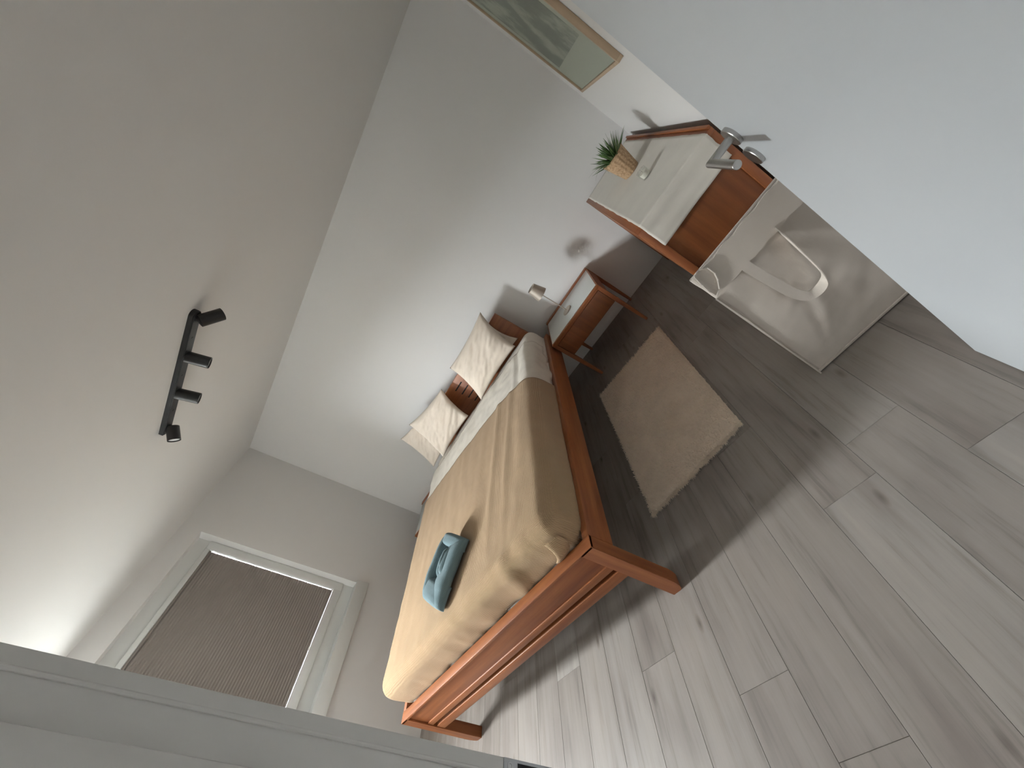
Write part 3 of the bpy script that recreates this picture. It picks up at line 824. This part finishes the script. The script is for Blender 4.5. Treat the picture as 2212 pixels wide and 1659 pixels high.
# ================================================================== PICTURE
PT = 0.030
pc = thing('framed_picture', 'large faded grey print in a pale wooden frame on the right wall', 'picture', (XR - PT, -0.775, 1.265))
hw, ph, fw = 0.492, 0.96, 0.016
box('frame_rail', 0, PT - 0.001, -hw, hw, 0, fw, M['oak'], pc, 0.001); box('frame_rail', 0, PT - 0.001, -hw, hw, ph - fw, ph, M['oak'], pc, 0.001)
box('frame_stile', 0, PT - 0.001, -hw, -hw + fw, fw, ph - fw, M['oak'], pc, 0.001); box('frame_stile', 0, PT - 0.001, hw - fw, hw, fw, ph - fw, M['oak'], pc, 0.001)
box('mount', 0.012, PT - 0.002, -hw + fw, hw - fw, fw, ph - fw, M['artpaper'], pc)
box('print', 0.0105, 0.0118, -hw + 0.11, hw - 0.09, 0.20, ph - 0.12, M['art'], pc)
box('glass', 0.005, 0.007, -hw + fw, hw - fw, fw, ph - fw, M['picglass'], pc)

# ================================================================== CANVAS BAG
BGX0, BGX1, BGY0, BGY1, BGZ = 3.852, 4.345, -2.0, -1.84, 0.728
bag = thing('canvas_laundry_bag', 'tall grey-beige canvas laundry bag with strap handles, by the door', 'laundry bag', ((BGX0 + BGX1) / 2, (BGY0 + BGY1) / 2, 0))
bhx, bhy = (BGX1 - BGX0) / 2, (BGY1 - BGY0) / 2
def bag_mesh():
    bm = bmesh.new(); nz, ns = 46, 40; rings = []
    per = []
    rc = 0.012
    def side(a, b, n): return [tuple(Vector(a).lerp(Vector(b), k / n)) for k in range(n)]
    c = [(-bhx, -bhy), (bhx, -bhy), (bhx, bhy), (-bhx, bhy)]
    for i in range(4): per += side(c[i], c[(i + 1) % 4], ns)
    for j in range(nz + 1):
        t = j / nz; row = []
        for x, y in per:
            z = 0.012 + (BGZ - 0.012) * t
            s = 1 - 0.012 * math.sin(t * math.pi)
            xx, yy = x * s, y
            if abs(y + bhy) < 1e-6:    # front: soft creases
                cr = 0.012 * fbm((x * 1.4, t * 0.9, 1), 3.2) + 0.005 * fbm((x * 2, t * 2, 4), 6)
                cr += 0.008 * math.exp(-((x + 0.06 + 0.25 * (0.45 - t)) / 0.02) ** 2) * (t < 0.5) * math.sin(t * 2 * math.pi)
                yy += cr * max(0.0, math.sin(math.pi * (x + bhx) / (2 * bhx))) ** 0.5 * min(1, t * 8) * 0.9
                z += 0.010 * math.sin((x + bhx) / (2 * bhx) * math.pi) * t * -1
            if abs(x + bhx) < 1e-6:
                xx += -0.006 * math.sin(math.pi * (y + bhy) / (2 * bhy)) * (0.4 + fbm((y, t, 9), 4))
            if yy > -bhy + 1e-6 or abs(x + bhx) < 1e-6 and False: yy = -bhy + (yy + bhy) * (1 - 0.93 * t ** 1.5)
            if j == 0: z = 0.004 + 0.01 * (abs(x) / bhx) ** 4 * 0.0
            row.append(bm.verts.new((xx, yy, z)))
        rings.append(row)
    m_ = len(per)
    for a, b in zip(rings, rings[1:]):
        for k in range(m_): bm.faces.new((a[k], a[(k + 1) % m_], b[(k + 1) % m_], b[k]))
    bm.faces.new(rings[0][::-1])
    bmesh.ops.recalc_face_normals(bm, faces=bm.faces)
    return me_from(bm, 'bag_body', True)
bb = link('bag_body', bag_mesh(), M['canvas'], bag)
sm = bb.modifiers.new('t', 'SOLIDIFY'); sm.thickness = 0.004; sm.offset = -1
# hem band round the top front and corner seams
def band(name, pts, hw_, ht, wd): 
    bm = bmesh.new(); sweep(bm, pts, hw_, ht, wd); me = me_from(bm, name); autosmooth(me, 0.7)
    return link(name, me, M['canvas'], bag)
def fy(x, z): return -bhy - 0.0035
hem = [(-bhx + 0.03 + (2 * bhx - 0.035) * k / 24, -bhy - 0.004 - 0.006 * math.sin(math.pi * k / 24), BGZ - 0.062 + 0.004 * math.sin(k * 1.3)) for k in range(25)]
band('top_hem', hem, 0.058, 0.0035, lambda i: (0, 0.05, 1))
band('edge_seam', [(-bhx - 0.001, -bhy - 0.003, z) for z in (0.0, 0.15, 0.3, 0.45, 0.60)], 0.004, 0.003, lambda i: (0, 1, 0))
band('edge_seam', [(-bhx + x, -bhy - 0.002, 0.014) for x in (0.0, 0.15, 0.3, 0.48)], 0.004, 0.003, lambda i: (0, 0, 1))
# open folded corner at the top: a shallow dark hollow with a pale rolled rim
EAR = [(3.868, .735), (3.874, .742), (3.895, .741), (3.917, .722), (3.918, .685), (3.905, .655), (3.884, .628), (3.862, .621), (3.858, .650), (3.862, .690)]
bm = bmesh.new(); oxy = Vector(((BGX0 + BGX1) / 2, (BGY0 + BGY1) / 2, 0)); rings = []
ec = Vector((sum(e[0] for e in EAR) / len(EAR), 0, sum(e[1] for e in EAR) / len(EAR)))
for q, yy in ((1.0, -2.020), (0.9, -2.012), (0.62, -2.007), (0.3, -2.006)):
    rings.append([bm.verts.new(Vector((ec.x + (x - ec.x) * q, yy, ec.z + (z - ec.z) * q)) - oxy) for x, z in EAR])
for a_, b_ in zip(rings, rings[1:]):
    for k in range(len(EAR)): bm.faces.new((a_[k], a_[(k + 1) % len(EAR)], b_[(k + 1) % len(EAR)], b_[k]))
bm.faces.new(rings[-1]); bmesh.ops.recalc_face_normals(bm, faces=bm.faces)
eo = link('folded_corner', me_from(bm, 'folded_corner', True), M['canvas'], bag)
bm = bmesh.new()
for k in range(len(EAR)):
    p0 = Vector((EAR[k][0], -2.019, EAR[k][1])) - oxy; p1 = Vector((EAR[(k + 1) % len(EAR)][0], -2.019, EAR[(k + 1) % len(EAR)][1])) - oxy
    lathe(bm, p0, p1 - p0, [(0, 0.0022), ((p1 - p0).length, 0.0022)], 8, True, True)
link('rolled_rim', me_from(bm, 'rolled_rim', True), M['canvas'], bag)
# strap handle hanging on the front
ox = (BGX0 + BGX1) / 2
hp = []
ctrl = [(3.992, -2.012, 0.625), (3.995, -2.020, 0.56), (4.003, -2.030, 0.47), (4.012, -2.036, 0.40), (4.03, -2.040, 0.352), (4.058, -2.045, 0.340), (4.088, -2.052, 0.350), (4.106, -2.055, 0.375), (4.116, -2.045, 0.42), (4.124, -2.032, 0.50), (4.130, -2.020, 0.57), (4.133, -2.012, 0.625)]
wdirs = [(1, 0, 0)] * 4 + [(0.9, 0.0, 0.3), (0.5, 0.4, 0.8), (0.2, 0.8, 0.6), (0.3, 1, 0.2), (0.15, 1, 0), (0.1, 1, 0), (0.1, 1, 0), (0.3, 1, 0)]
def cat(P, n=6):
    out = []
    P = [Vector(p) for p in P]
    for i in range(len(P) - 1):
        p0, p1, p2, p3 = P[max(i - 1, 0)], P[i], P[i + 1], P[min(i + 2, len(P) - 1)]
        for k in range(n):
            t = k / n
            out.append(0.5 * ((2 * p1) + (p2 - p0) * t + (2 * p0 - 5 * p1 + 4 * p2 - p3) * t * t + (3 * p1 - p0 - 3 * p2 + p3) * t ** 3))
    out.append(P[-1]); return out
cp = [Vector(p) - Vector((ox, (BGY0 + BGY1) / 2, 0)) for p in cat(ctrl)]; cw = cat(wdirs)
h = band('strap_handle', cp, 0.0175, 0.0014, lambda i: cw[i])
h['label'] = 'flat pale strap handle'

# ================================================================== CEILING SPOTLIGHT BAR
lb = thing('ceiling_spotlight_bar', 'black ceiling bar with four adjustable spotlights', 'ceiling light', (2.075, -1.578, H))
hl = 0.415
bm = bmesh.new(); n = 14; pts = []
for k in range(n + 1):
    a = -math.pi / 2 + math.pi * k / n; pts.append((hl - 0.03 + 0.03 * math.cos(a), 0.03 * math.sin(a)))
pts += [(-hl, 0.03), (-hl, -0.03)]
lo_ = [bm.verts.new((x, y, -0.026)) for x, y in pts]; hi_ = [bm.verts.new((x, y, 0)) for x, y in pts]
bm.faces.new(lo_[::-1]); bm.faces.new(hi_)
for k in range(len(pts)): bm.faces.new((lo_[k], lo_[(k + 1) % len(pts)], hi_[(k + 1) % len(pts)], hi_[k]))
bmesh.ops.recalc_face_normals(bm, faces=bm.faces)
bmesh.ops.bevel(bm, geom=[e for e in bm.edges if all(v.co.z < -0.02 for v in e.verts)], offset=0.004, segments=2, affect='EDGES')
me = me_from(bm, 'mount_bar'); autosmooth(me, 0.5); link('mount_bar', me, M['black'], lb, None).rotation_euler = (0, 0, 0.045)
def spot(x, y, d, arm, L=0.108):
    d = Vector(d).normalized()
    p = Vector((x, y, -0.026))
    j = rod('joint', p, (0, 0, -1), [(0, 0.014), (arm, 0.014), (arm + 0.004, 0.010)], M['black'], lb, 24)
    s0 = p + Vector((0, 0, -arm)) - d * 0.012
    hd = rod('spot_head', s0, d, [(0, 0.022), (0.003, 0.031), (L, 0.031), (L, 0.0285), (L - 0.008, 0.0275), (L - 0.008, 0.001)], M['black'], lb, 36, True, False)
    rod('lens', d * (L - 0.0075), d, [(0, 0.026), (0.002, 0.026)], M['lens'], hd, 30)
sx = [0.375, 0.135, -0.115, -0.365]
dy = lambda x: 0.045 * x
spot(sx[0], dy(sx[0]), (0.35, 0.85, -0.5), 0.020)
spot(sx[1], dy(sx[1]), (0.03, 0.24, -1), 0.004)
spot(sx[2], dy(sx[2]), (0.03, 0.24, -1), 0.004)
spot(sx[3], dy(sx[3]), (-0.40, -0.66, -0.60), 0.020, 0.085)
for x in (0.255, 0.010, -0.240):
    rod('screw', (x, dy(x), -0.026), (0, 0, -1), [(0, 0.007), (0.003, 0.006)], M['blackdark'], lb, 14)

bpy.context.view_layer.update()
